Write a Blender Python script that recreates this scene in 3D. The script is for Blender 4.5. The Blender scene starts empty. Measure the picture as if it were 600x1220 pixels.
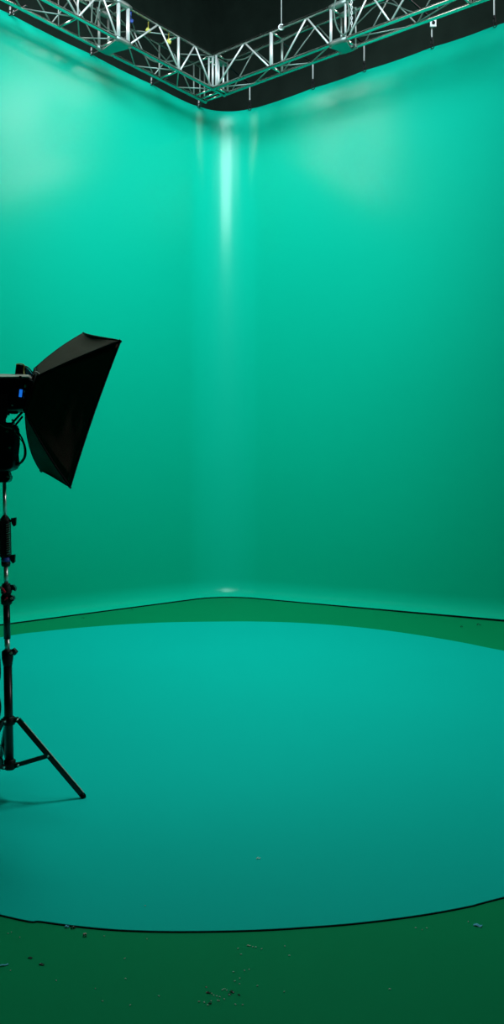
import bpy, bmesh, math, random
from mathutils import Vector, Matrix, noise
random.seed(7)
PI = math.pi
COL = bpy.context.scene.collection
scene = bpy.context.scene
F = 1078.0; HOR = 590.0; CAMZ = 1.4

# ------------------------------------------------------------------ layout frame
CS = Vector((-.397, 12.575, 0))            # corner of the room where the backdrop meets the floor
U1 = Vector((-.627, -.779, 0)).normalized()  # along the left side, towards the viewer
U2 = Vector((.779, -.627, 0)).normalized()   # along the right side, towards the viewer
def W(a, b, z): return CS + U1*a + U2*b + Vector((0, 0, z))
def at(x, y, Y): return Vector(((x-300)/F*Y, Y, CAMZ + (HOR-y)/F*Y))
def fl(x, y, z=0.0):
    Y = F*(CAMZ-z)/(y-HOR)
    return Vector(((x-300)/F*Y, Y, z))

# ------------------------------------------------------------------ materials
def mat(name, col, rough=.5, metal=0, spec=.5, noise_amt=0, noise_scale=4, bump=0, bscale=60, coat=0, emis=None, trans=0):
    m = bpy.data.materials.new(name); m.use_nodes = True
    nt = m.node_tree; b = nt.nodes['Principled BSDF']
    b.inputs['Base Color'].default_value = (*col, 1)
    b.inputs['Roughness'].default_value = rough
    b.inputs['Metallic'].default_value = metal
    b.inputs['Specular IOR Level'].default_value = spec
    b.inputs['Coat Weight'].default_value = coat
    if trans: b.inputs['Transmission Weight'].default_value = trans
    tc = nt.nodes.new('ShaderNodeTexCoord')
    if noise_amt:
        n = nt.nodes.new('ShaderNodeTexNoise'); n.inputs['Scale'].default_value = noise_scale; n.inputs['Detail'].default_value = 4
        nt.links.new(tc.outputs['Object'], n.inputs['Vector'])
        mx = nt.nodes.new('ShaderNodeMix'); mx.data_type = 'RGBA'
        mx.inputs['A'].default_value = (*[c*(1-noise_amt) for c in col], 1)
        mx.inputs['B'].default_value = (*[min(1, c*(1+noise_amt)) for c in col], 1)
        nt.links.new(n.outputs['Fac'], mx.inputs['Factor']); nt.links.new(mx.outputs['Result'], b.inputs['Base Color'])
    if bump:
        n2 = nt.nodes.new('ShaderNodeTexNoise'); n2.inputs['Scale'].default_value = bscale; n2.inputs['Detail'].default_value = 3
        nt.links.new(tc.outputs['Object'], n2.inputs['Vector'])
        bp = nt.nodes.new('ShaderNodeBump'); bp.inputs['Strength'].default_value = bump; bp.inputs['Distance'].default_value = .005
        nt.links.new(n2.outputs['Fac'], bp.inputs['Height']); nt.links.new(bp.outputs['Normal'], b.inputs['Normal'])
    return m
M = {}
M['screen'] = mat('green_screen_cloth', (.001, .60, .41), .6, spec=.05, noise_amt=.02, noise_scale=.8, coat=.38)
M['screen'].node_tree.nodes['Principled BSDF'].inputs['Coat Roughness'].default_value = .21
M['floor'] = mat('green_painted_floor', (.001, .29, .118), .55, spec=.05, noise_amt=.05, noise_scale=1.2)
M['mat'] = mat('teal_vinyl', (.001, .58, .545), .55, spec=.06, noise_amt=.02, noise_scale=.9)
M['rubber'] = mat('black_rubber', (.004, .006, .006), .7, spec=.1)
M['black_wall'] = mat('black_studio_wall', (.018, .028, .021), .85, spec=.1, noise_amt=.4, noise_scale=3)
M['ceil'] = mat('black_studio_ceiling', (.10, .11, .095), .85, spec=.1, noise_amt=.3, noise_scale=1.0)
M['alu'] = mat('brushed_aluminium', (.68, .76, .70), .24, metal=1, bump=.1, bscale=120)
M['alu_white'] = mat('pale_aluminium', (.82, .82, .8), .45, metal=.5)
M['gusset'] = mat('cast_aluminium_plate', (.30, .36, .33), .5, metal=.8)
M['steel'] = mat('polished_steel', (.80, .8, .8), .34, metal=.9)
M['black'] = mat('black_powder_coat', (.008, .008, .010), .32, spec=.45)
M['black_matt'] = mat('black_plastic', (.006, .006, .007), .55, spec=.25, bump=.2, bscale=200)
M['navy'] = mat('dark_navy_housing', (.006, .008, .016), .45, spec=.3)
M['cloth'] = mat('black_softbox_cloth', (.090, .066, .054), .85, spec=.12, noise_amt=.15, noise_scale=9, bump=.3, bscale=400)
M['cloth_dark'] = mat('black_piping_cloth', (.008, .007, .008), .7, spec=.2)
M['diff'] = mat('white_diffuser_cloth', (.8, .8, .8), .8)
M['silver_cloth'] = mat('silver_lining', (.6, .6, .6), .4, metal=.7)
M['plate'] = mat('pale_pink_metal_plate', (.75, .66, .62), .4, metal=.2)
M['blue'] = mat('blue_plastic', (.02, .16, .65), .35)
M['cyan_gel'] = mat('cyan_gel', (.03, .32, .55), .3)
M['blue_tape'] = mat('blue_tape', (.02, .07, .40), .5)
M['red'] = mat('red_plastic', (.65, .02, .05), .35)
M['yellow'] = mat('yellow_trim', (.55, .5, .08), .5)
M['display'] = mat('blue_lit_display', (.02, .16, .65), .35)
M['display'].node_tree.nodes['Principled BSDF'].inputs['Emission Color'].default_value = (.01, .18, .85, 1)
M['display'].node_tree.nodes['Principled BSDF'].inputs['Emission Strength'].default_value = 3.2
M['white'] = mat('white_paint', (.8, .8, .78), .5)
M['scrap_white'] = mat('white_paper', (.75, .78, .75), .7)
M['scrap_blue'] = mat('pale_blue_paper', (.12, .45, .75), .6)
M['scrap_dark'] = mat('dark_grit', (.01, .008, .008), .7)
M['scrap_pink'] = mat('pinkish_paper', (.65, .45, .42), .7)
M['cable_g'] = mat('green_grey_cable', (.10, .16, .13), .4)
M['strap'] = mat('white_webbing', (.62, .62, .60), .6)

# ------------------------------------------------------------------ mesh helpers
def basis(d):
    d = d.normalized()
    up = Vector((0, 0, 1)) if abs(d.z) < .95 else Vector((0, 1, 0))
    s = d.cross(up).normalized(); u = s.cross(d).normalized()
    return s, u, d
def tube(bm, pts, r, n=12, caps=True, closed=False):
    pts = [Vector(p) for p in pts]; N = len(pts)
    rs = r if isinstance(r, (list, tuple)) else [r]*N
    rings = []; prev = None
    for i, p in enumerate(pts):
        if closed: d = pts[(i+1) % N]-pts[i-1]
        else: d = pts[min(i+1, N-1)]-pts[max(i-1, 0)]
        if d.length < 1e-9: d = Vector((0, 0, 1))
        d.normalize()
        if prev is None: s, u, _ = basis(d)
        else:
            s = (prev - d*prev.dot(d)).normalized(); u = d.cross(s).normalized()*-1
            u = s.cross(d).normalized()
        prev = s
        rings.append([bm.verts.new(p + (s*math.cos(2*PI*k/n) + u*math.sin(2*PI*k/n))*rs[i]) for k in range(n)])
    M_ = N if closed else N-1
    for i in range(M_):
        a, b = rings[i], rings[(i+1) % N]
        for k in range(n):
            f = bm.faces.new((a[k], a[(k+1) % n], b[(k+1) % n], b[k])); f.smooth = n > 6
    if caps and not closed:
        bm.faces.new(rings[0][::-1]); bm.faces.new(rings[-1])
def box(bm, c, size, R=None, bev=0):
    c = Vector(c); r = bmesh.ops.create_cube(bm, size=1)
    vs = r['verts']
    for v in vs:
        p = Vector((v.co.x*size[0], v.co.y*size[1], v.co.z*size[2]))
        v.co = p
    if bev:
        es = list({e for v in vs for e in v.link_edges})
        rr = bmesh.ops.bevel(bm, geom=es, offset=bev, segments=2, affect='EDGES', profile=.5)
        vs = list({v for v in rr['verts']} | {v for v in vs if v.is_valid})
    for v in vs:
        v.co = (R @ v.co if R else v.co) + c
def bar(bm, p, q, w, h, up=None, bev=.002):
    p = Vector(p); q = Vector(q); d = (q-p)
    L = d.length; d.normalize()
    up = Vector(up) if up else Vector((0, 0, 1))
    if abs(up.dot(d)) > .98: up = Vector((0, 1, 0))
    s = d.cross(up).normalized(); u = s.cross(d).normalized()
    R = Matrix((s, d, u)).transposed()
    box(bm, (p+q)/2, (w, L, h), R, bev)
def prism(bm, poly, depth_vec):
    """poly: list of 3D points (planar), extruded along depth_vec"""
    dv = Vector(depth_vec)
    a = [bm.verts.new(Vector(p)) for p in poly]; b = [bm.verts.new(Vector(p)+dv) for p in poly]
    n = len(a)
    bm.faces.new(a); bm.faces.new(b[::-1])
    for i in range(n): bm.faces.new((a[i], b[i], b[(i+1) % n], a[(i+1) % n]))
def cyl(bm, p, q, r, n=20): tube(bm, [p, q], r, n)
def obj(name, bm, m, parent=None, bevel=0, solid=0):
    bmesh.ops.recalc_face_normals(bm, faces=bm.faces)
    me = bpy.data.meshes.new(name); bm.to_mesh(me); bm.free()
    o = bpy.data.objects.new(name, me); COL.objects.link(o)
    for mm in (m if isinstance(m, (list, tuple)) else [m]): me.materials.append(mm)
    if parent:
        o.parent = parent
        o.matrix_parent_inverse = world_of(parent).inverted()
    if bevel:
        b = o.modifiers.new('bevel', 'BEVEL'); b.width = bevel; b.segments = 2; b.limit_method = 'ANGLE'
    return o
def world_of(o):
    m = o.matrix_basis.copy()
    if o.parent: m = world_of(o.parent) @ o.matrix_parent_inverse @ m
    return m
def thing(name, label, cat, loc, group=None):
    o = bpy.data.objects.new(name, None); COL.objects.link(o); o.location = loc
    o.empty_display_size = .1
    o['label'] = label; o['category'] = cat
    if group: o['group'] = group
    return o
def tag(o, label, cat, group=None):
    o['label'] = label; o['category'] = cat
    if group: o['group'] = group
    return o
def struct(o): o['kind'] = 'structure'; return o
def B(): return bmesh.new()
def spline(pts, k=8, closed=False):
    pts = [Vector(p) for p in pts]; n = len(pts); out = []
    rng = n if closed else n-1
    for i in range(rng):
        if closed: p0, p1, p2, p3 = pts[i-1], pts[i], pts[(i+1) % n], pts[(i+2) % n]
        else: p0, p1, p2, p3 = pts[max(i-1, 0)], pts[i], pts[i+1], pts[min(i+2, n-1)]
        for j in range(k):
            t = j/k
            out.append(.5*((2*p1)+(-p0+p2)*t+(2*p0-5*p1+4*p2-p3)*t*t+(-p0+3*p1-3*p2+p3)*t**3))
    if not closed: out.append(pts[-1])
    return out

# ------------------------------------------------------------------ room shell
OFF = .15                      # cove radius of the backdrop
H = 6.71                       # height of the backdrop
E0, E1 = -1.5, 15.5
def slab(name, pts, z0, z1, m):
    bm = B(); prism(bm, [Vector((p.x, p.y, z0)) for p in pts], (0, 0, z1-z0)); return struct(obj(name, bm, m))
sq = [W(E0, E0, 0), W(E1, E0, 0), W(E1, E1, 0), W(E0, E1, 0)]
sqo = [W(E0-.2, E0-.2, 0), W(E1+.2, E0-.2, 0), W(E1+.2, E1+.2, 0), W(E0-.2, E1+.2, 0)]
slab('floor', sqo, -.1, 0, M['floor'])
slab('ceiling', sqo, 9.6, 9.8, M['ceil'])
def wallp(name, a0, b0, a1, b1):
    bm = B(); prism(bm, [W(a0, b0, 0), W(a1, b0, 0), W(a1, b1, 0), W(a0, b1, 0)], (0, 0, 9.6)); struct(obj(name, bm, M['black_wall']))
wallp('wall_left', E0, E0-.2, E1, E0)
wallp('wall_right', E0-.2, E0, E0, E1)
wallp('wall_back', E0, E1, E1, E1+.2)
wallp('wall_front', E1, E0, E1+.2, E1)

# ------------------------------------------------------------------ green backdrop
# plan path: left side (far end first), rounded corner, right side.  offset o = distance into the room from the sheet's plane
R0 = .70
def path_stations():
    st = []
    n = 150
    for i in range(n): st.append(('L', 12.4 - (12.4-R0)*i/n))
    for i in range(25): st.append(('C', i/24))
    for i in range(1, n+1): st.append(('R', R0 + (12.4-R0)*i/n))
    return st
def plan(st, o):
    k, t = st
    if k == 'L': return (t-OFF, -OFF+o)
    if k == 'R': return (-OFF+o, t-OFF)
    ang = PI + (PI/2)*t     # from left side tangent to right side tangent
    # centre of the arc in (a,b)
    ca = cb = R0-OFF
    r = R0-o
    # start pointing to -b (left side lies at b=-OFF), end pointing to -a
    th = -PI/2 - (PI/2)*t
    return (ca + r*math.cos(th), cb + r*math.sin(th))
def arc_s(st):
    k, t = st
    if k == 'L': return -(t-R0) - R0*PI/4
    if k == 'R': return (t-R0) + R0*PI/4
    return (t-.5)*R0*PI/2
tie_x = [-1, ]
prof = []
# top hem: sheet wraps round a pipe, bulges, tucks under it, then hangs
for o, dz in ((-.035, -.02), (-.022, -.004), (0, .004), (.008, -.004), (.013, -.03), (.015, -.07), (.0148, -.12), (.0135, -.17), (.0118, -.21), (.010, -.245), (.0082, -.28), (.0056, -.33), (.0028, -.40), (.0006, -.5)):
    prof.append((o, H+dz))
for i in range(1, 26): prof.append((.0, H-.5 - (H-.5-OFF*1.6)*i/26))
for i in range(0, 13):
    t = i/12*PI/2
    prof.append((OFF*(1-math.cos(t)), OFF*1.6*(1-math.sin(t)) + .012))
TIES = []   # arc positions of the ties, filled below
def path_x(st, o, z):
    a, b = plan(st, o); p = W(a, b, z); return 300 + F*p.x/p.y
bm = B(); grid = []
sts = path_stations()
tie_px = [14, 108, 178, 236, 297, 370, 432, 511, 587]
tie_st = []
for x in tie_px:
    best = min(sts, key=lambda s: abs(path_x(s, 0, H)-x)); tie_st.append(best)
tie_s = sorted(arc_s(s) for s in tie_st)
d0 = tie_s[1]-tie_s[0]; d1 = tie_s[-1]-tie_s[-2]
tie_all = [tie_s[0]-d0*(k+1) for k in range(8)][::-1] + tie_s + [tie_s[-1]+d1*(k+1) for k in range(8)]
def sag(s):
    for i in range(len(tie_all)-1):
        if tie_all[i] <= s <= tie_all[i+1]:
            t = (s-tie_all[i])/(tie_all[i+1]-tie_all[i])
            return .012*4*t*(1-t)
    return .01
for s in sts:
    row = []; S = arc_s(s); sg = sag(S)
    for (o, z) in prof:
        w = max(0, (z-(H-1.6))/1.6)
        rip = .002*w*w*noise.noise(Vector((S*.9, z*.5, 3))) + .003*noise.noise(Vector((S*.3, z*.25, 9)))*min(1, z/.5)
        a, b = plan(s, o + rip)
        row.append(bm.verts.new(W(a, b, z - sg*w**3)))
    grid.append(row)
for i in range(len(grid)-1):
    for j in range(len(prof)-1):
        f = bm.faces.new((grid[i][j], grid[i+1][j], grid[i+1][j+1], grid[i][j+1])); f.smooth = True
bd = thing('green_backdrop', 'tall seamless green screen wrapping round the studio corner, hung below the trusses', 'backdrop', W(-OFF+.15, -OFF+.15, 0))
sh = obj('cloth_sheet', bm, M['screen'], bd)
# toe of the sheet: thin dark edge where it ends on the floor
bm = B(); prev = None
for s in sts:
    # slightly taller gap on the right side, as in the place
    hgt = .013 if s[0] != 'R' else .013 + .010*min(1, max(0, (s[1]-1.5)/3))
    q = []
    for (o, z) in ((OFF-.01, 0.0), (OFF+.004, 0.0), (OFF+.004, hgt), (OFF-.01, hgt)):
        a, b = plan(s, o); q.append(bm.verts.new(W(a, b, z)))
    if prev:
        for k in range(4): bm.faces.new((prev[k], q[k], q[(k+1) % 4], prev[(k+1) % 4]))
    else: bm.faces.new(q)
    prev = q
bm.faces.new(prev[::-1])
o = obj('toe_edge', bm, M['rubber'], bd); o['label'] = 'thin dark edge along the foot of the green screen'
# pipe in the top hem
bm = B()
for half in (('L',), ('R',)):
    pts = []
for s in sts[::4]:
    pass
tube(bm, [W(*plan(s, -.012), H-.10) for s in sts[::3]], .018, 8)
obj('hem_pipe', bm, M['black'], bd)

# ------------------------------------------------------------------ round floor mat
outline = [(0, 760), (50, 753), (100, 748), (150, 744.3), (200, 742), (250, 741.2), (300, 741), (350, 742.3), (400, 745.5), (450, 750.5), (500, 757.5), (550, 766), (600, 776)]
back = [fl(x, y) for x, y in outline]
front_px = [(600, 1070), (560, 1080.5), (500, 1091.5), (430, 1100.5), (370, 1105.5), (300, 1109.5), (215, 1111), (150, 1109.5), (100, 1105.5), (50, 1099), (0, 1091)]
front = [fl(x, y) for x, y in front_px]
right = [Vector((3.05, 6.9, 0)), Vector((3.2, 5.7, 0)), Vector((2.75, 4.5, 0)), Vector((1.85, 3.62, 0))]
left = [Vector((-1.75, 3.45, 0)), Vector((-2.75, 4.3, 0)), Vector((-3.4, 5.6, 0)), Vector((-3.3, 7.3, 0))]
loop = spline(back + right + front + left, 6, True)
cx = sum((p.x for p in loop))/len(loop); cy = sum((p.y for p in loop))/len(loop)
def disc(bm, scale, z0, z1):
    top = []; bot = []
    for p in loop:
        d = Vector((p.x-cx, p.y-cy, 0)); L = d.length; d = d.normalized()*(L+scale)
        top.append(bm.verts.new((cx+d.x, cy+d.y, z1))); bot.append(bm.verts.new((cx+d.x, cy+d.y, z0)))
    bm.faces.new(top); bm.faces.new(bot[::-1]); n = len(top)
    for i in range(n): bm.faces.new((top[i], bot[i], bot[(i+1) % n], top[(i+1) % n]))
mt = thing('floor_mat', 'large round teal vinyl mat lying on the green studio floor', 'mat', (cx, cy, 0))
bm = B(); disc(bm, 0, .003, .005); obj('vinyl_top', bm, M['mat'], mt)
bm = B(); disc(bm, .0035, 0, .003); o = obj('rubber_backing', bm, M['rubber'], mt); o['label'] = 'black rubber backing showing as a thin dark rim'

# ------------------------------------------------------------------ trusses
ZB, ZT = 6.65, 7.08
AF, AR = .76, .54      # right arm: distance of its front / rear face
BF, BR = .47, .14      # left arm
def truss(kind, name, label, start, end, posts, fnodes, rnodes, junctions, wf, wr):
    P = (lambda s, w, z: W(s, w, z)) if kind == 'L' else (lambda s, w, z: W(w, s, z))
    t = thing(name, label, 'truss', P(start, (wf+wr)/2, ZB))
    for w in (wf, wr):
        for z in (ZB, ZT):
            bm = B(); cyl(bm, P(start, w, z), P(end, w, z), .024, 16)
            obj('chord', bm, M['alu'], t)
    def brace(p, q, r=.0095, m='alu_white'):
        bm = B(); cyl(bm, p, q, r, 8); obj('brace', bm, M[m], t)
    for s, r in posts:
        for w in (wf, wr):
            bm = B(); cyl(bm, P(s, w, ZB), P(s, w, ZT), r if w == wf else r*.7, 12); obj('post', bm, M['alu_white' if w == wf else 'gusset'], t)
        for z in (ZB, ZT):
            bm = B(); cyl(bm, P(s, wf, z), P(s, wr, z), .014, 10); obj('cross_bar', bm, M['alu'], t)
    for w, nodes in ((wf, fnodes), (wr, rnodes)):
        for (s0, up0), (s1, up1) in zip(nodes[:-1], nodes[1:]):
            if s0 is None or s1 is None: continue
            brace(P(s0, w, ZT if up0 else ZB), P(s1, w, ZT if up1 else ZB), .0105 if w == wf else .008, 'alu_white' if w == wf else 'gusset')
    # diagonals in the underside and the top
    ss = [s for s, _ in posts]
    for i in range(len(ss)-1):
        if ss[i+1]-ss[i] > .3:
            for z in ((ZB, ZT) if kind == 'L' else (ZB,)):
                m_ = (ss[i]+ss[i+1])/2
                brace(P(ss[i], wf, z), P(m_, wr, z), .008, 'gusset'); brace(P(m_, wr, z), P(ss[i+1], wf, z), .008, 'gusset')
    for s in junctions:
        for w in (wf, wr):
            for z in (ZB, ZT):
                bm = B(); tube(bm, [P(s-.12, w, z), P(s-.05, w, z), P(s, w, z), P(s+.05, w, z), P(s+.12, w, z)], [.026, .036, .037, .036, .026], 14)
                c = obj('coupler', bm, M['gusset'], t)
        # triangular gusset plates under the joint
        bm = B()
        prism(bm, [P(s-.12, wf, ZB-.022), P(s+.12, wf, ZB-.022), P(s+.05, wr, ZB-.022), P(s-.05, wr, ZB-.022)], (0, 0, -.012))
        obj('gusset_plate', bm, M['gusset'], t)
    return t
U, D = True, False
truss('R', 'aluminium_truss', 'silver box truss running along the right side above the green screen', .475, 9.5,
      [(.53, .014), (1.424, .022), (2.30, .016), (2.50, .012), (3.95, .012), (4.9, .02), (5.8, .016), (6.8, .02), (7.7, .016), (8.6, .02), (9.4, .016)],
      [(.53, D), (1.0, U), (1.40, D), (None, U), (1.60, D), (1.954, U), (2.28, D), (None, U), (2.54, D), (2.82, U), (3.09, D), (3.45, U), (3.93, D), (4.4, U), (4.88, D), (5.35, U), (5.78, D), (6.3, U), (6.78, D), (7.2, U), (7.68, D), (8.1, U), (8.58, D)],
      [(.6, D), (.98, U), (1.42, D), (1.95, U), (2.3, D), (None, U), (2.62, D), (2.95, U), (3.3, D), (3.62, U), (3.95, D), (4.4, U), (4.9, D), (5.4, U), (5.8, D)],
      [2.40, 5.9, 9.3], AF, AR)
truss('L', 'aluminium_truss', 'silver box truss running along the left side above the green screen', .52, 8.5,
      [(.55, .012), (.64, .012), (.76, .014), (1.40, .016), (2.25, .022), (2.40, .022), (3.0, .010), (4.0, .02), (5.0, .016), (6.0, .02), (7.0, .016), (8.0, .02)],
      [(.78, D), (1.1, U), (1.38, D), (1.75, U), (2.23, D), (None, U), (2.42, D), (2.66, U), (3.0, D), (3.45, U), (3.98, D), (4.5, U), (5, D), (5.5, U), (6, D), (6.5, U), (7, D)],
      [(.78, D), (1.15, U), (1.5, D), (1.85, U), (2.25, D), (None, U), (2.42, D), (2.8, U), (3.1, D), (3.55, U), (3.98, D), (4.5, U), (5, D), (5.5, U)],
      [2.325, 5.9], BF, BR)
# extra corner uprights grouped at the joint
ct = thing('corner_clamp', 'silver corner block of upright tubes joining the two trusses', 'clamp', W(.6, .5, ZB))
for (a, b) in ((.80, .44), (.70, .50), (.50, .50)):
    bm = B(); cyl(bm, W(a, b, ZB+.03), W(a, b, ZT-.03), .011, 10); obj('upright', bm, M['alu_white'], ct)
for z in (ZB+.035, ZT-.035):
    bm = B(); prism(bm, [W(.48, .40, z), W(.84, .40, z), W(.84, .44, z), W(.72, .52, z), W(.48, .52, z)], (0, 0, .008)); obj('clamp_plate', bm, M['gusset'], ct)

# ------------------------------------------------------------------ ties between truss and sheet
ordn = ['leftmost tie in the photo', 'second tie from the left edge', 'third tie from the left edge', 'just left of the rounded corner',
        'just right of the rounded corner', 'fourth tie from the right edge', 'third tie from the right edge', 'beside the small junction box', 'rightmost tie in the photo']
for i, s in enumerate(tie_st):
    a, b = plan(s, .0)
    long_ = i in (4, 5, 6, 7, 8)
    base = W(a, b, H+.0)
    t = thing('hanging_tie', 'white strap with black hook holding the green screen, ' + ordn[i], 'tie', base, 'ties holding up the green screen')
    ztop = ZT - .03 if long_ else ZB + .06
    bm = B()
    bar(bm, base + Vector((0, 0, .10)), Vector((base.x, base.y, ztop)), .016, .005, up=(0, 1, 0), bev=.001)
    if i == 0:
        bar(bm, base + Vector((.035, .01, .05)), Vector((base.x+.035, base.y+.01, ztop)), .010, .005, up=(0, 1, 0), bev=.001)
    obj('strap', bm, M['strap'], t)
    bm = B()
    hk = [base + Vector(v) for v in ((0, 0, .12), (.012, 0, .09), (.014, 0, .06), (0, 0, .035), (-.014, 0, .05), (-.010, 0, .075))]
    tube(bm, spline(hk, 4), .0055, 8)
    box(bm, base + Vector((0, 0, .105)), (.026, .018, .035), None, .003)
    tube(bm, [base + Vector((.02*math.cos(k*PI/5), -.03, .0+.028*math.sin(k*PI/5))) for k in range(10)], .005, 6, closed=True)
    obj('hook', bm, M['black_matt'], t)
    # arm that carries the strap from the rear tube of the truss
    bm = B()
    p0 = Vector((base.x, base.y, ztop))
    if s[0] == 'L': p1 = W(a, BR, ztop)
    elif s[0] == 'R': p1 = W(AR, b, ztop)
    else: p1 = W(AR if s[1] > .5 else max(a, .5), BR if s[1] <= .5 else max(b, .5), ztop)
    bar(bm, p0, p1, .02, .012)
    obj('bracket_arm', bm, M['black'], t)
    if i == 7:
        jb = base + Vector((.01, -.03, .27))
        bx = thing('junction_box', 'small pale square junction box hanging beside a strap on the right side', 'junction box', jb)
        bm = B(); box(bm, jb, (.075, .03, .09), None, .006); obj('housing', bm, M['alu_white'], bx)
        bm = B(); tube(bm, [jb + Vector((0, -.012, .0)), jb + Vector((0, -.026, 0))], .02, 16); obj('socket', bm, M['black_matt'], bx)

# rigging wire above the right truss
bw = (.8735+11.983*(35/F))/(.779+.627*(35/F))
t = thing('rigging_wire', 'thin pale steel wire dropping from the dark ceiling to the right truss', 'wire', W(AF, bw, ZT))
bm = B(); cyl(bm, W(AF, bw, ZT+.05), W(AF, bw, 9.6), .006, 8); obj('wire', bm, M['strap'], t)
bm = B(); tube(bm, [W(AF, bw, ZT) + Vector((.034*math.cos(k*PI/6), 0, .034*math.sin(k*PI/6)+.006)) for k in range(12)], .007, 8, closed=True); obj('shackle', bm, M['steel'], t)

# chain hoist hanging over the right truss joint
def hoist(P, label, chain_len, flip=1):
    t = thing('chain_hoist', label, 'hoist', P)
    bm = B()
    R = Matrix.Rotation(math.atan2(U2.y, U2.x), 3, 'Z')
    box(bm, P+Vector((0, 0, .20)), (.34, .17, .15), R, .03)
    tube(bm, [P + R @ Vector((-.26, 0, .20)), P + R @ Vector((-.22, 0, .20)), P + R @ Vector((-.16, 0, .20))], [.05, .085, .09], 20)
    tube(bm, [P + R @ Vector((.26, 0, .20)), P + R @ Vector((.22, 0, .20)), P + R @ Vector((.16, 0, .20))], [.05, .08, .085], 20)
    obj('motor_body', bm, M['gusset'], t)
    bm = B()
    for k in range(5):
        x = -.10+.05*k
        tube(bm, [P + R @ Vector((x, .092*math.cos(j*PI/10), .20+.082*math.sin(j*PI/10))) for j in range(20)], .006, 6, closed=True)
    obj('cooling_fin', bm, M['alu'], t)
    bm = B(); tube(bm, spline([P+Vector((0, 0, .12)), P+Vector((.03, 0, .07)), P+Vector((.03, 0, .03)), P+Vector((0, 0, .005)), P+Vector((-.03, 0, .03))], 5), .012, 10); obj('hook', bm, M['steel'], t)
    bm = B(); cyl(bm, P+Vector((0, 0, .27)), Vector((P.x, P.y, 9.6)), .010, 8); obj('load_chain', bm, M['steel'], t)
    # slack chain with links
    bm = B(); n = int(chain_len/.03)
    for k in range(n):
        c = P + R @ Vector((.07*flip, -.06, .14)) + Vector((0, 0, -.03*k))
        ax = Vector((1, 0, 0)) if k % 2 else Vector((0, 1, 0))
        tube(bm, [c + ax*(.010*math.cos(j*PI/4)) + Vector((0, 0, .020*math.sin(j*PI/4))) for j in range(8)], .0045, 5, closed=True)
    obj('slack_chain', bm, M['strap'], t)
    # dark bag-like loop of control cable
    bm = B(); tube(bm, spline([P + R @ Vector((-.12*flip, -.05, .15)), P + R @ Vector((-.15*flip, -.09, -.1)), P + R @ Vector((-.10*flip, -.1, -.32)), P + R @ Vector((-.02*flip, -.08, -.42)), P + R @ Vector((.04*flip, -.06, -.30)), P + R @ Vector((.0, -.06, .12))], 8), .009, 8)
    obj('control_cable', bm, M['cable_g'], t)
    return t
hoist(W(AF-.05, 2.52, ZT+.03), 'grey chain hoist with slack chain hanging over the right truss', .52)
hoist(W(2.62, BF-.10, ZT+.03), 'grey chain hoist hanging over the left truss joint', .30, -1)

# cables lying in / draped along the trusses
def cable(name, label, pts, r, m, cat='cable'):
    bm = B(); tube(bm, spline(pts, 8), r, 8); return tag(obj(name, bm, M[m]), label, cat)
zi = ZT+.035
cable('power_cable', 'dark cable looping down inside the left truss near its joint', [W(2.9, .42, ZT+.03), W(2.5, .36, ZT-.06), W(2.1, .30, ZT-.12), W(1.9, .30, ZB+.12), W(1.72, .33, ZB+.05), W(1.5, .3, ZB+.12), W(1.2, .25, ZT-.16)], .009, 'cable_g')
cable('power_cable', 'grey cable sagging in two swags inside the left truss', [W(3.6, .30, ZT-.02), W(3.2, .27, ZT-.22), W(2.8, .25, ZT-.03), W(2.3, .2, ZT-.2), W(1.8, .22, ZT-.05), W(1.2, .2, ZT-.22), W(.8, .3, ZT-.03)], .007, 'cable_g')
cable('power_cable', 'thin cable swagging under the right truss beside the hoist', [W(.62, 2.2, ZB+.05), W(.65, 2.6, ZB+.20), W(.60, 2.9, ZT-.08), W(.63, 3.3, ZB+.1), W(.62, 3.6, ZB+.05)], .007, 'cable_g')
cable('power_cable', 'thin cable draped along the right truss near the corner', [W(.65, .55, ZT-.03), W(.66, .9, ZT-.14), W(.62, 1.2, ZT-.06), W(.65, 1.5, ZT-.10), W(.66, 1.9, ZT-.04)], .008, 'cable_g')
for p, m, lab in ((W(1.5, .40, ZT-.09), 'yellow', 'small yellow clip on the left truss, nearer the corner'), (W(1.85, .40, ZT-.09), 'yellow', 'small yellow clip on the left truss, nearer the thick joint posts'), (W(2.1, .36, ZT-.06), 'blue_tape', 'small dark blue connector inside the left truss')):
    bm = B(); box(bm, p, (.06, .03, .045), Matrix.Rotation(.5, 3, 'Y'), .008)
    bmesh.ops.recalc_face_normals(bm, faces=bm.faces)
    tube(bm, [p+Vector((0, 0, .015)), p+Vector((0, 0, .10))], .006, 8)
    tag(obj('cable_clip' if m == 'yellow' else 'cable_connector', bm, M[m]), lab, 'clip' if m == 'yellow' else 'connector')

# ------------------------------------------------------------------ light stand
YS = 4.17
def s(x, y, dy=0): return at(x, y, YS+dy)
st = thing('light_stand', 'tall black tripod light stand carrying the softbox at the left edge', 'light stand', (s(11, 915).x, YS, 0))
def pole(name, x0, y0, x1, y1, r, m, label=None, n=20):
    bm = B(); cyl(bm, s(x0, y0), s(x1, y1), r, n); o = obj(name, bm, M[m], st)
    if label: o['label'] = label
    return o
# pole axis (slightly leaning): x = 10 at y 915 -> 5 at y 575
def ax(y): return 5.2 + (y-575)*(6.2/340)
pole('upper_tube', ax(572), 572, ax(618), 618, .0085, 'steel', 'thin polished upper tube')
pole('middle_tube', ax(672), 672, ax(698), 698, .0105, 'steel', 'polished tube below the geared column')
pole('lower_sleeve', ax(716), 716, ax(761), 761, .0155, 'black')
pole('lower_tube', ax(757), 757, ax(778), 778, .0125, 'steel', 'short polished tube')
pole('base_tube', ax(780), 780, ax(914), 914, .0195, 'black')
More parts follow.
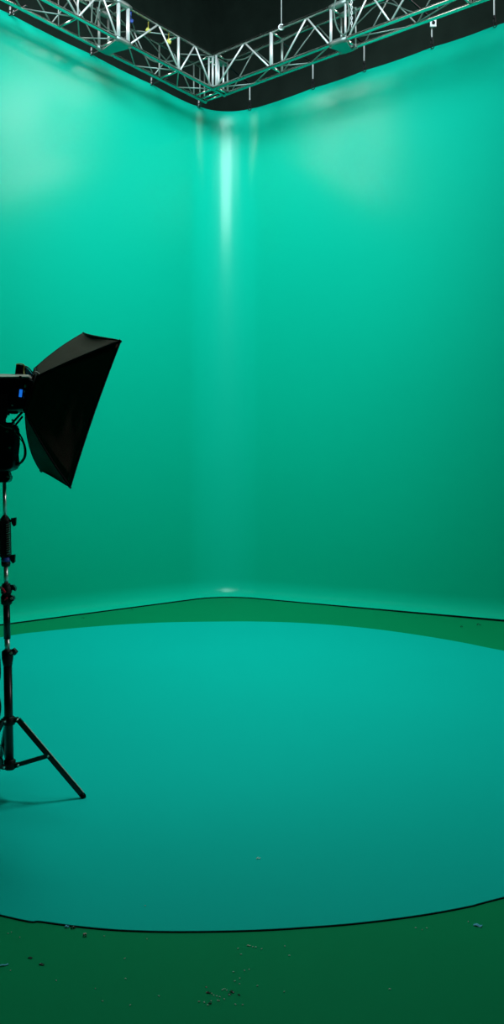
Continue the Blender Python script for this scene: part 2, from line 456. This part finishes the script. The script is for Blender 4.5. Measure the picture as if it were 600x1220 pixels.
# geared column body
bm = B()
tube(bm, [s(ax(614), 614), s(ax(618), 618), s(ax(621), 621)], [.010, .022, .024], 18)
p0, p1 = s(ax(620), 620), s(ax(664), 664)
bar(bm, p0, p1, .044, .05, up=(0, 1, 0), bev=.006)
o = obj('geared_column', bm, M['black_matt'], st)
bm = B()
for k in range(14):
    y = 625 + k*2.7
    bar(bm, s(ax(y)+1.2, y, -.028), s(ax(y)+5.2, y-1.2, -.028), .003, .004, bev=.0005)
o = obj('gear_rack', bm, M['steel'], st); o['label'] = 'small bright ribs down the column'
bm = B(); cyl(bm, s(ax(664), 664), s(ax(669.5), 669.5), .021, 20); o = obj('collar_band', bm, M['blue_tape'], st); o['label'] = 'blue band'
bm = B(); tube(bm, [s(ax(669), 669), s(ax(672), 672), s(ax(675), 675)], [.021, .021, .017], 20); obj('collar', bm, M['black_matt'], st)
def knob(x, y, dx, dy_, w=.022, h=.036, dep=0, lean=0):
    """lever knob: short stem out of the collar, then a tapered wing"""
    bm = B()
    a = s(ax(y), y, dep); b = s(x, y+dy_, dep)
    cyl(bm, a, b, .006, 10)
    prism(bm, [b+Vector((-w*.5, -.008, h*.35)), b+Vector((w*.6, -.008, h*.45)), b+Vector((w*.55, -.008, -h*.55)), b+Vector((w*.1, -.008, -h*.75)), b+Vector((-w*.35, -.008, -h*.4))], (0, .016, 0))
    return obj('locking_knob', bm, M['black'], st, bevel=.002)
knob(16.2, 620.5, 1, 0); knob(15, 663, 1, 1.5)
# left side crank of the geared column
bm = B(); cyl(bm, s(ax(622), 622), s(-6, 623), .006, 10); cyl(bm, s(-6, 623), s(-7, 640), .005, 10); cyl(bm, s(-7, 640, .0), s(-12, 640.5), .009, 12); obj('crank_handle', bm, M['black'], st)
# clamp with red levers
bm = B()
tube(bm, [s(ax(695), 695), s(ax(699), 699), s(ax(706), 706), s(ax(708), 708)], [.017, .025, .025, .02], 20)
tube(bm, [s(ax(708), 708), s(ax(711), 711), s(ax(719), 719), s(ax(721), 721)], [.02, .026, .025, .017], 20)
obj('clamp_collar', bm, M['black_matt'], st)
bm = B()
b0 = s(14.5, 701.5, -.01)
prism(bm, [b0+Vector(v) for v in ((-.012, 0, .018), (.004, 0, .018), (.014, 0, .004), (.013, 0, -.012), (.004, 0, -.006), (-.012, 0, -.012))], (0, .03, 0))
b0 = s(13.2, 713, -.01)
tube(bm, [b0+Vector((0, -.012, 0)), b0+Vector((0, .02, 0))], .016, 14)
obj('locking_knob', bm, M['black'], st, bevel=.002)
for (x, y, a) in ((4.2, 703.5, -.6), (6.8, 713.5, .9)):
    bm = B(); c = s(x, y, -.027); R = Matrix.Rotation(a, 3, 'Y')
    box(bm, c, (.012 if a < 0 else .008, .008, .026 if a < 0 else .02), R, .003)
    if a < 0: box(bm, c, (.006, .010, .017), R, .002)
    o = obj('red_lever', bm, M['red'], st); o['label'] = 'small red lever'
for (x, y) in ((1.2, 700), (13.5, 713)):
    bm = B(); c = s(x, y, -.030); tube(bm, [c, c+Vector((0, -.004, 0))], .006, 12); obj('bolt', bm, M['steel'], st)
# collar on the base tube
bm = B()
tube(bm, [s(ax(774), 774), s(ax(776), 776), s(ax(784), 784), s(ax(790), 790), s(ax(793), 793)], [.018, .026, .026, .022, .020], 20)
obj('collar', bm, M['black_matt'], st)
bm = B(); c = s(16.5, 777, -.01); cyl(bm, s(ax(781), 781), c, .007, 10)
tube(bm, [c+Vector((-.012, 0, .0)), c+Vector((.0, 0, .004)), c+Vector((.013, 0, -.006))], [.012, .018, .012], 12); obj('locking_knob', bm, M['black'], st)
bm = B(); c = s(13.2, 778, -.028); tube(bm, [c, c+Vector((0, -.004, 0))], .006, 12); obj('bolt', bm, M['steel'], st)
# tripod spider and legs
base = Vector((s(ax(900), 900).x, YS, 0))
zt = s(0, 858).z; zl = s(0, 911).z
bm = B(); tube(bm, [Vector((base.x-.002, YS, zt+.018)), Vector((base.x-.002, YS, zt+.012)), Vector((base.x-.002, YS, zt-.018)), Vector((base.x-.002, YS, zt-.022))], [.022, .028, .028, .022], 20); 
for k, ang in enumerate((0, 115, 238)):
    d = Vector((math.cos(math.radians(ang)), math.sin(math.radians(ang)), 0))
    bar(bm, base + d*.02 + Vector((0, 0, zt)), base + d*.042 + Vector((0, 0, zt+.004)), .024, .022, bev=.003)
obj('top_spider', bm, M['black_matt'], st)
bm = B(); tube(bm, [Vector((base.x+.002, YS, zl+.025)), Vector((base.x+.002, YS, zl+.02)), Vector((base.x+.002, YS, zl-.016)), Vector((base.x+.002, YS, zl-.022))], [.022, .027, .027, .02], 20)
for k, ang in enumerate((0, 115, 238)):
    d = Vector((math.cos(math.radians(ang)), math.sin(math.radians(ang)), 0))
    bar(bm, base + d*.015 + Vector((0, 0, zl-.004)), base + d*.045 + Vector((0, 0, zl)), .020, .022, bev=.003)
obj('bottom_spider', bm, M['black_matt'], st)
for k, ang in enumerate((0, 115, 238)):
    d = Vector((math.cos(math.radians(ang)), math.sin(math.radians(ang)), 0)); side = Vector((-d.y, d.x, 0))
    top = base + d*.040 + Vector((0, 0, zt+.004)); foot = base + d*.338 + Vector((0, 0, .016))
    bm = B()
    bar(bm, top, foot, .018, .024, bev=.003)
    lg = obj('leg', bm, M['black'], st)
    nrm = (foot-top).cross(side).normalized()
    if nrm.z < 0: nrm = -nrm
    bm = B(); bar(bm, top + (foot-top)*.06 + nrm*.0125, top+(foot-top)*.985 + nrm*.0125, .007, .003, bev=.0005)
    o = obj('edge_strip', bm, M['alu_white'], lg); o['label'] = 'bright metal edge along the leg'
    bm = B(); dd = (foot-top).normalized()
    tube(bm, [foot-dd*.012, foot+dd*.006, Vector((foot.x+dd.x*.010, foot.y+dd.y*.010, .0055))], [.013, .013, .010], 12); obj('rubber_foot', bm, M['rubber'], lg)
    mid = top + (foot-top)*.475
    for sg in (-1,):
        bm = B(); bar(bm, base + d*.04 + Vector((0, 0, zl)), mid, .012, .020, bev=.002); br = obj('leg_brace', bm, M['black'], st)
    bm = B(); tube(bm, [mid - side*.016, mid + side*.016], .0045, 12)
    q = base + d*.043 + Vector((0, 0, zl)); tube(bm, [q - side*.014, q + side*.014], .005, 12)
    tube(bm, [top - side*.016, top + side*.016], .004, 12)
    obj('rivet', bm, M['steel'], br)
# loose cable down behind the stand
bm = B(); tube(bm, spline([s(-6, 560, .05), s(-3, 640, .05), s(-5, 720, .06), s(0, 797, .06), s(-3, 820, .07), s(.5, 843, .06), s(-4, 870, .05), s(-6, 905, .03), s(1, 914, -.03), s(3, 906, -.04), s(-2, 902, -.04), s(-8, 912, 0)], 8), .0045, 8)
tag(obj('loose_cable', bm, M['black_matt']), 'black cable hanging loosely down the left of the light stand', 'cable')

# ------------------------------------------------------------------ ballast box clamped on top of the stand
bl = thing('power_pack', 'black ribbed power pack fixed at the top of the light stand under the lamp', 'power pack', s(5, 574))
bm = B()
prof_px = [(-28, 512), (-20, 503), (2, 501.5), (16, 503.5), (20.5, 509), (21, 528), (19.5, 541), (20.5, 549), (18.5, 558), (10, 561), (-28, 561)]
prism(bm, [s(x-4.2 if x > 0 else x, y, -.06) for x, y in prof_px], (0, .11, 0))
obj('housing', bm, M['navy'], bl, bevel=.006)
bm = B()
for k in range(7):
    y = 512 + k*6.2
    box(bm, s(17.0, y), (.012, .085, .012), None, .002)
obj('cooling_rib', bm, M['black_matt'], bl)
bm = B()
prism(bm, [s(x, y, -.025) for x, y in ((-6, 560), (9, 560), (10.5, 565), (12, 568), (11, 572), (8.5, 574.5), (-4, 575))], (0, .05, 0))
obj('mount_socket', bm, M['black'], bl, bevel=.003)
for (x, y) in ((9.3, 568), (11.5, 533), (8.5, 514)):
    bm = B(); c = s(x, y, -.026 if y > 560 else -.061); tube(bm, [c+Vector((0, .004, 0)), c+Vector((0, -.004, 0))], .006, 12); obj('screw', bm, M['steel'], bl)
bm = B(); tube(bm, [s(17, 552), s(21.5, 553), s(23.5, 554)], [.014, .013, .008], 12); obj('cable_plug', bm, M['black'], bl)

# ------------------------------------------------------------------ lamp head
lh = thing('studio_lamp', 'black studio lamp head with pale top plate feeding the softbox', 'lamp', s(2, 487))
bm = B()
prism(bm, [s(x, y, -.085) for x, y in ((-78, 452), (-70, 450.5), (36, 451.5), (40, 455), (39, 470), (35, 486), (20, 488), (-72, 488), (-78, 484))], (0, .17, 0))
obj('housing', bm, M['navy'], lh, bevel=.006)
bm = B()
zt0 = s(0, 451.8).z; xl = s(-74, 0).x; xr = s(40, 0).x; zp = zt0+.018
v = [bm.verts.new(q) for q in ((xl, YS-.092, zt0-.004), (xr, YS-.092, zt0-.004), (xr, YS-.092, zt0), (xl, YS-.092, zt0), (xl, YS-.055, zp+.006), (xr-.01, YS-.055, zp-.004), (xl, YS+.085, zp+.006), (xr-.01, YS+.085, zp-.004), (xl, YS+.085, zt0-.004), (xr, YS+.085, zt0-.004))]
for q in ((0, 1, 2, 3), (3, 2, 5, 4), (4, 5, 7, 6), (6, 7, 9, 8), (8, 9, 1, 0), (0, 3, 4, 6, 8), (1, 9, 7, 5, 2)): bm.faces.new([v[k] for k in q])
o = obj('top_plate', bm, M['plate'], lh); o['label'] = 'pale pinkish metal top plate'
bm = B()
prism(bm, [s(x, y, -.03) for x, y in ((17.5, 447), (18.8, 435), (20, 433.8), (28.5, 435), (29.5, 438), (27.5, 447))], (0, .06, 0))
obj('control_block', bm, M['black_matt'], lh, bevel=.003)
bm = B(); tube(bm, spline([s(19, 434.2, -.033), s(24, 433.6, -.033), s(28.5, 435, -.033), (s(28.2, 441, -.033)), s(29, 449, -.06)], 5), .0028, 8); o = obj('yellow_trim', bm, M['yellow'], lh); o['label'] = 'thin yellow edge'
bm = B(); prism(bm, [s(x, y, -.008) for x, y in ((30, 438), (33.5, 439.5), (38.5, 446), (37, 448.5), (31.5, 447.5))], (0, .016, 0)); o = obj('gel_flap', bm, M['cyan_gel'], lh); o['label'] = 'small cyan flap'
bm = B(); tube(bm, spline([s(28, 436, -.01), s(33, 437.5, -.01), s(38, 443, -.01), s(40.5, 448, -.01)], 5), .003, 8); obj('flap_rim', bm, M['black'], lh)
bm = B(); box(bm, s(24.6, 468.5, -.087), (.013, .008, .034), Matrix.Rotation(.12, 3, 'Y'), .002); o = obj('display', bm, M['display'], lh); o['label'] = 'small bright blue display'
for (x, y, w, h, m) in ((30, 460, .006, .011, 'white'), (29, 466.5, .005, .010, 'white'), (28.3, 473.5, .007, .010, 'blue'), (24.3, 449.2, .010, .010, 'black'), (14.5, 483, .006, .005, 'white')):
    bm = B(); box(bm, s(x, y, -.0885), (w, .008, h), Matrix.Rotation(.15, 3, 'Y'), .001); obj('indicator', bm, M[m], lh)
# speed ring at the front
bm = B(); c0 = s(35, 468)
nrm_ax = (s(174, 528)-s(0, 468)).normalized()
tube(bm, [c0 - Vector((.012, 0, 0)), c0 + Vector((.012, -0.0, -.003))], [.078, .074], 28)
obj('speed_ring', bm, M['black'], lh)
# yoke under the body
bm = B()
for dy in (-.095, .095):
    prism(bm, [s(x, y, dy) for x, y in ((1, 470), (8, 470), (10, 487), (8, 497), (4, 503), (-2, 503))], (0, .008 if dy > 0 else -.008, 0))
bar(bm, s(2, 500, -.10), s(2, 500, .10), .03, .014, bev=.002)
obj('yoke', bm, M['black'], lh)
bm = B()
for x, y0, y1 in ((6, 487, 494.5), (16, 487, 493), (-8, 487, 499)):
    bar(bm, s(x, y0), s(x, y1), .035, .04, up=(0, 1, 0), bev=.004)
cyl(bm, s(3, 495), s(3, 503), .016, 14)
obj('under_bracket', bm, M['black_matt'], lh)
bm = B(); bar(bm, s(11, 508, -.03), s(26.5, 491, -.03), .012, .009, bev=.002); bar(bm, s(16, 509.5, .01), s(27, 496, .01), .012, .008, bev=.002); bar(bm, s(13, 504, 0), s(20, 508, 0), .05, .006, bev=.001)
obj('tilt_strut', bm, M['black'], lh)
bm = B(); tube(bm, [s(15, 500.5, -.036), s(15, 500.5, -.044)], .005, 10); tube(bm, [s(17, 504, -.036), s(17, 504, -.044)], .004, 10); obj('screw', bm, M['steel'], lh)
# power cord loop between pack and lamp
bm = B()
tube(bm, spline([s(-4, 503.5, -.08), s(3, 503.5, -.08), s(10, 507, -.075), s(19, 512, -.05), s(25.5, 521, -.03), s(30, 533, -.03), s(30.3, 543, -.03), s(26.5, 550, -.02), s(22, 553, -.01)], 8), .0042, 10)
obj('power_cord', bm, M['black_matt'], bl)
bm = B()
tube(bm, spline([s(0, 505.5, -.082), s(6, 509, -.08), s(14, 511, -.06), s(22, 520, -.04), s(28, 530, -.04), s(28.6, 543, -.035), s(24, 550.5, -.02), s(21, 552.5, -.005)], 8), .0022, 8)
o = obj('sync_cord', bm, M['cable_g'], bl); o['label'] = 'thin grey cord inside the black loop'
# ------------------------------------------------------------------ softbox
A_ = at(143.5, 406, 3.98); C_ = at(83.5, 580, 4.00)
B_ = at(100, 397, 4.52); D_ = at(49, 561, 4.52)
rA = at(43, 449, 4.08); rC = at(29, 489, 4.08); rB = at(42, 439, 4.26); rD = at(30.5, 482, 4.26)
sb = thing('softbox', 'large black cloth softbox with grey lit top panel, seen from behind', 'softbox', (rA+rC+rB+rD)/4)
ctr_f = (A_+B_+C_+D_)/4; ctr_r = (rA+rB+rC+rD)/4
def rod(r, f, bow):
    mid = (r+f)/2; outv = (mid - (ctr_f+ctr_r)/2).normalized()
    pts = []
    for i in range(17):
        t = i/16
        pts.append(r.lerp(f, t) + outv*bow*4*t*(1-t)*(1.15-.3*t))
    return pts
rods = {'A': rod(rA, A_, .010), 'B': rod(rB, B_, .018), 'C': rod(rC, C_, .02), 'D': rod(rD, D_, .055)}
EDGE = {}
def panel(k0, k1, name, sagv=.02, scal=.02, label=None):
    bm = B(); n = 14; g = []
    P0, P1 = rods[k0], rods[k1]
    for i in range(17):
        t = i/16; row = []
        for j in range(n+1):
            u = j/n; p = P0[i].lerp(P1[i], u)
            inw = ((ctr_r.lerp(ctr_f, t)) - P0[i].lerp(P1[i], .5)).normalized()
            p = p + inw*(sagv*4*u*(1-u)*(t*.9))
            if t > .7:   # scalloped front hem
                back_ = (ctr_r-ctr_f).normalized()
                p = p + back_*scal*4*u*(1-u)*((t-.7)/.3)**2
            p = p + inw*.006*noise.noise(Vector((i*.55, j*.5, ord(k0)*1.0)))*(4*u*(1-u))*math.sin(PI*t)**.5
            row.append(bm.verts.new(p))
        g.append(row)
    EDGE[k0+k1] = [v.co.copy() for v in g[-1]]
    for i in range(16):
        for j in range(n):
            f = bm.faces.new((g[i][j], g[i+1][j], g[i+1][j+1], g[i][j+1])); f.smooth = True
    o = obj(name, bm, M['cloth'], sb)
    sm = o.modifiers.new('solid', 'SOLIDIFY'); sm.thickness = .003; sm.offset = 0
    if label: o['label'] = label
    return g
panel('A', 'B', 'top_panel', .012, .035, 'brownish grey lit top panel')
panel('A', 'C', 'side_panel', .03, .0)
panel('C', 'D', 'bottom_panel', .012, .035)
gBD = panel('B', 'D', 'side_panel', .02, .0)
for k in 'ABCD':
    bm = B(); tube(bm, rods[k], .0048, 8)
    tube(bm, [rods[k][-1]+Vector((-.004, 0, -.004)), rods[k][-1]+Vector((.002, 0, .002))], .008, 8)
    obj('rod', bm, M['cloth_dark'], sb)
# front hem, diffuser
bm = B()
bk = (ctr_r-ctr_f).normalized()
hem = EDGE['AB'][:-1] + EDGE['BD'][:-1] + EDGE['CD'][::-1][:-1] + EDGE['AC'][::-1][:-1]
tube(bm, hem, .005, 8, closed=True); obj('front_hem', bm, M['cloth_dark'], sb)
bm = B(); n = 8; g = []
for i in range(n+1):
    row = []
    for j in range(n+1):
        u, v = .03+.94*i/n, .03+.94*j/n
        p = (A_.lerp(B_, u)).lerp(C_.lerp(D_, u), v) + bk*(.06)
        c = ctr_f + bk*.06
        p = c + (p-c)*.80
        row.append(bm.verts.new(p))
    g.append(row)
for i in range(n):
    for j in range(n): bm.faces.new((g[i][j], g[i+1][j], g[i+1][j+1], g[i][j+1]))
o = obj('diffuser', bm, M['diff'], sb); sm = o.modifiers.new('solid', 'SOLIDIFY'); sm.thickness = .002; o['label'] = 'white diffuser cloth in the open front'
# rear cuff
bm = B(); tube(bm, [rA, rB, rD, rC], .007, 8, closed=True); obj('rear_cuff', bm, M['cloth_dark'], sb)
# stitched seam on the top panel near its lower edge
bm = B(); tube(bm, [rods['A'][i] + Vector((-.012, .06, .010)) for i in range(3, 15)], .0018, 6); obj('stitched_seam', bm, M['cloth_dark'], sb)

bm = B(); tube(bm, spline([s(40, 447, -.05), s(42, 443, -.06), s(46, 445, -.07), s(49, 449, -.08)], 5), .003, 8)
o = obj('tie_cord', bm, M['strap'], sb); o['label'] = 'short pale cord round the rear corner'

# ------------------------------------------------------------------ scraps on the floor
MZ = .005
def scrap(x, y, w, l, m, label, name='paper_scrap', cat='paper scrap', group=None, rot=0, curl=.3, z=0.0, hgt=None):
    """small torn, curled piece lying on the floor; w along, l across (metres)"""
    p = fl(x, y, z); bm = B(); n = 6; g = []
    R = Matrix.Rotation(rot, 3, 'Z')
    rnd = random.Random(int(x*31+y*17))
    hgt = hgt if hgt is not None else w*curl
    jit = [rnd.uniform(.7, 1.1) for _ in range(n+1)]
    for i in range(n+1):
        t = i/n; row = []
        for j in (-1, 0, 1):
            q = Vector((w*(t-.5), l*.5*j*jit[i], .0009 + hgt*(math.sin(PI*t*1.3)**2)*(1 if j else .8)))
            row.append(bm.verts.new(p + R @ q))
        g.append(row)
    for i in range(n):
        for j in range(2): bm.faces.new((g[i][j], g[i+1][j], g[i+1][j+1], g[i][j+1]))
    for f in bm.faces: f.smooth = True
    o = obj(name, bm, M[m])
    sm = o.modifiers.new('solid', 'SOLIDIFY'); sm.thickness = .0007
    return tag(o, label, cat, group)
scrap(568.5, 1103, .028, .016, 'scrap_blue', 'pale blue torn paper scrap on the green floor at the right', rot=-.5, curl=.12)
scrap(3, 1151, .034, .007, 'scrap_blue', 'curved blue strip on the floor at the far left edge', rot=.45, curl=.1, name='plastic_strip', cat='strip')
scrap(79.5, 1105, .014, .012, 'scrap_blue', 'curled blue scrap beside the front rim of the teal mat', rot=.2, curl=.4)
scrap(87, 1106, .016, .010, 'scrap_dark', 'dark crumpled scrap right of the curled blue one', rot=.3, curl=.4, name='dark_scrap', cat='scrap')
scrap(88, 1104.5, .008, .003, 'scrap_white', 'tiny white sliver on the dark scrap by the mat rim', rot=.5, curl=.3)
scrap(101, 1113.5, .010, .008, 'scrap_pink', 'pale crumpled bit in front of the mat, right of the blue scrap', rot=.9, curl=.4)
scrap(101, 1116, .012, .008, 'scrap_dark', 'dark crumb touching the pale crumpled bit', rot=.2, curl=.4, name='dark_scrap', cat='scrap')
scrap(36, 1141.5, .013, .009, 'scrap_dark', 'dark curled crumb on the green floor, nearer the left edge', rot=-.3, curl=.18, name='dark_scrap', cat='scrap')
scrap(49.5, 1149.5, .017, .009, 'scrap_dark', 'dark elongated crumb just right of a smaller dark one', rot=-.4, curl=.15, name='dark_scrap', cat='scrap')
scrap(48, 1149, .005, .003, 'scrap_white', 'tiny white chip on the elongated dark crumb', rot=-.4, curl=.4)
scrap(307.5, 1023.3, .015, .007, 'scrap_white', 'single white paper scrap lying alone on the teal mat', rot=.1, curl=.25, z=MZ)
scrap(173, 1079.5, .005, .003, 'scrap_pink', 'tiny pale speck on the teal mat near its front rim', rot=.1, curl=.25, z=MZ)
scrap(296, 1127, .012, .005, 'scrap_pink', 'pinkish paper scrap in front of the mat at the centre', rot=-.2, curl=.2)
for (x, y, w, lab) in ((248, 1183, .016, 'dark crumb at the left end of the bottom debris patch'), (276, 1182, .018, 'dark ragged crumb in the middle of the bottom debris patch'), (273.5, 1185, .012, 'dark crumb just below the ragged one'), (284.5, 1185.5, .011, 'round dark crumb at the right end of the bottom debris patch'), (250, 1196, .012, 'dark crumb lowest in the bottom debris patch')):
    scrap(x, y, w*.75, w*.45, 'scrap_dark', lab, name='dark_scrap', cat='scrap', rot=random.uniform(-1, 1), curl=.18)
cl = [(252, 1184), (254.5, 1186), (258, 1187), (261.5, 1188), (246, 1183), (265, 1180), (267, 1179), (259, 1192.5), (261, 1193), (267, 1190.5), (251, 1193), (243, 1194.5), (237, 1194), (247.5, 1198), (270, 1180), (278, 1183), (245.5, 1176.5), (273, 1186), (289, 1197.5), (280, 1197)]
for i, (x, y) in enumerate(cl):
    scrap(x, y, random.uniform(.004, .007), .003, 'scrap_pink' if i % 4 == 0 else 'scrap_white', 'tiny pale speck in the debris patch on the floor at the bottom', name='debris_speck', cat='speck', group='specks in the bottom debris patch', rot=random.uniform(-1.5, 1.5))
sp = [(278, 1158.5), (279.5, 1169.5), (285.5, 1166), (285, 1172.5), (291, 1156.5), (296.5, 1155.3), (306.5, 1175), (338.5, 1182), (301, 1128.5), (304.5, 1129), (311.5, 1131), (344.5, 1139), (339, 1127.5), (287, 1137.5), (283.5, 1130.5)]
for (x, y) in sp:
    scrap(x, y, random.uniform(.004, .006), .003, 'scrap_white', 'tiny white speck scattered on the green floor at bottom centre', name='debris_speck', cat='speck', group='specks at bottom centre', rot=random.uniform(-1.5, 1.5))
for (x, y) in [(9.5, 1112.5), (13.5, 1111), (23.5, 1117), (12.5, 1156.5), (67, 1168.5), (124, 1115.5), (175, 1119), (149.5, 1166.5), (148.5, 1142.5), (189, 1187), (122, 1193), (155, 1198), (113.5, 1178)]:
    scrap(x, y, random.uniform(.004, .007), .0025, 'scrap_white', 'tiny pale speck scattered on the green floor at bottom left', name='debris_speck', cat='speck', group='specks at bottom left', rot=random.uniform(-1.5, 1.5))
for (x, y) in [(404.5, 1091), (495, 1106), (502.5, 1108), (508, 1106), (557.5, 1098.5), (464, 1179)]:
    scrap(x, y, random.uniform(.004, .007), .003, 'scrap_white', 'tiny pale speck scattered on the green floor at bottom right', name='debris_speck', cat='speck', group='specks at bottom right', rot=random.uniform(-1.5, 1.5))
scrap(549.5, 747.3, .022, .02, 'scrap_dark', 'small dark bit on the far floor strip, left of the larger one', name='dark_scrap', cat='scrap', hgt=.016)
scrap(570, 745, .045, .02, 'scrap_dark', 'larger dark bit on the far floor strip at the right', name='dark_scrap', cat='scrap', hgt=.02)
scrap(157, 726.5, .03, .02, 'scrap_dark', 'dark bit at the foot of the green screen on the left', name='dark_scrap', cat='scrap', hgt=.018)
scrap(99, 736.5, .035, .02, 'scrap_dark', 'flat dark bit on the far floor strip at the left', name='dark_scrap', cat='scrap', hgt=.008)

# ------------------------------------------------------------------ lights (studio fixtures on the grid, above the frame; plus an added fill strip)
def area(loc, target, sx, sy, power, col, spread=180, name='area'):
    l = bpy.data.lights.new(name, 'AREA'); l.shape = 'RECTANGLE'; l.size = sx; l.size_y = sy
    l.energy = power; l.color = col; l.spread = math.radians(spread)
    o = bpy.data.objects.new(name, l); COL.objects.link(o); o.location = loc
    d = Vector(target)-Vector(loc); o.rotation_euler = d.to_track_quat('-Z', 'Y').to_euler()
    return o
# big central panel aimed at the upper corner of the screen
LC = (.75, 1, 1.08)
area(W(5.2, 5.2, 8.7), W(0, 0, 6.0), 2.8, 2.8, 610, LC, 86, 'central_panel')
area(W(6.2, 3.2, 8.6), W(3.6, 0, 5.4), 3.0, .8, 165, LC, 95, 'wash_left')
area(W(3.2, 6.2, 8.6), W(0, 3.6, 5.4), 3.0, .8, 65, LC, 95, 'wash_right')
# down light over the far floor
area(W(3.6, 3.6, 9.0), W(3.7, 3.7, 0), 2.0, 2.0, 470, (.7, 1, .86), 90, 'down_light')
area(W(5.9, 5.3, 9.0), W(5.9, 5.3, 0), .6, .6, 11, (.7, 1, .9), 34, 'down_light_front')
# white panels above the tops of the opposite sides of the screen, mirrored softly by the satin cloth
def mirror_panel(px, py, Y0, side, k, sx, sy, power, name):
    P = at(px, py, Y0)
    n = U2 if side == 'L' else U1
    c = (CS - n*OFF).dot(n)
    Mv = n*(2*c) + Vector((0, 0, CAMZ))
    p = P + (P-Mv)*k
    return area(p, P, sx, sy, power, (1, .82, .82), 60, name)
mirror_panel(52, 172, 10.3, 'L', .62, 1.8, 2.2, 72, 'mirror_panel_left')
mirror_panel(410, 188, 11.5, 'R', .46, 1.3, 1.9, 44, 'mirror_panel_right')

area((3.8, 3.3, 2.9), (-1.1, 4.17, 1.5), .35, 1.5, 11, (1, .95, .95), 36, 'stand_fill_strip')  # added low fill from the right, no known fixture; brightens stand and its highlights
w = bpy.data.worlds.new('world'); scene.world = w; w.use_nodes = True
w.node_tree.nodes['Background'].inputs[0].default_value = (.0, .0, .0, 1)

# ------------------------------------------------------------------ camera
cam = bpy.data.cameras.new('camera'); co = bpy.data.objects.new('camera', cam); COL.objects.link(co)
co.location = (0, 0, CAMZ); co.rotation_euler = (PI/2, 0, 0)
cam.sensor_fit = 'VERTICAL'; cam.sensor_height = 24; cam.lens = 24*F/1220; cam.shift_y = -20/1220
cam.clip_end = 100
scene.camera = co
scene.view_settings.view_transform = 'Standard'; scene.view_settings.look = 'None'
scene.view_settings.exposure = -2.0; scene.view_settings.gamma = 1; scene.view_settings.use_curve_mapping = False
scene.cycles.max_bounces = 10; scene.cycles.diffuse_bounces = 6
scene.cycles.use_denoising = True
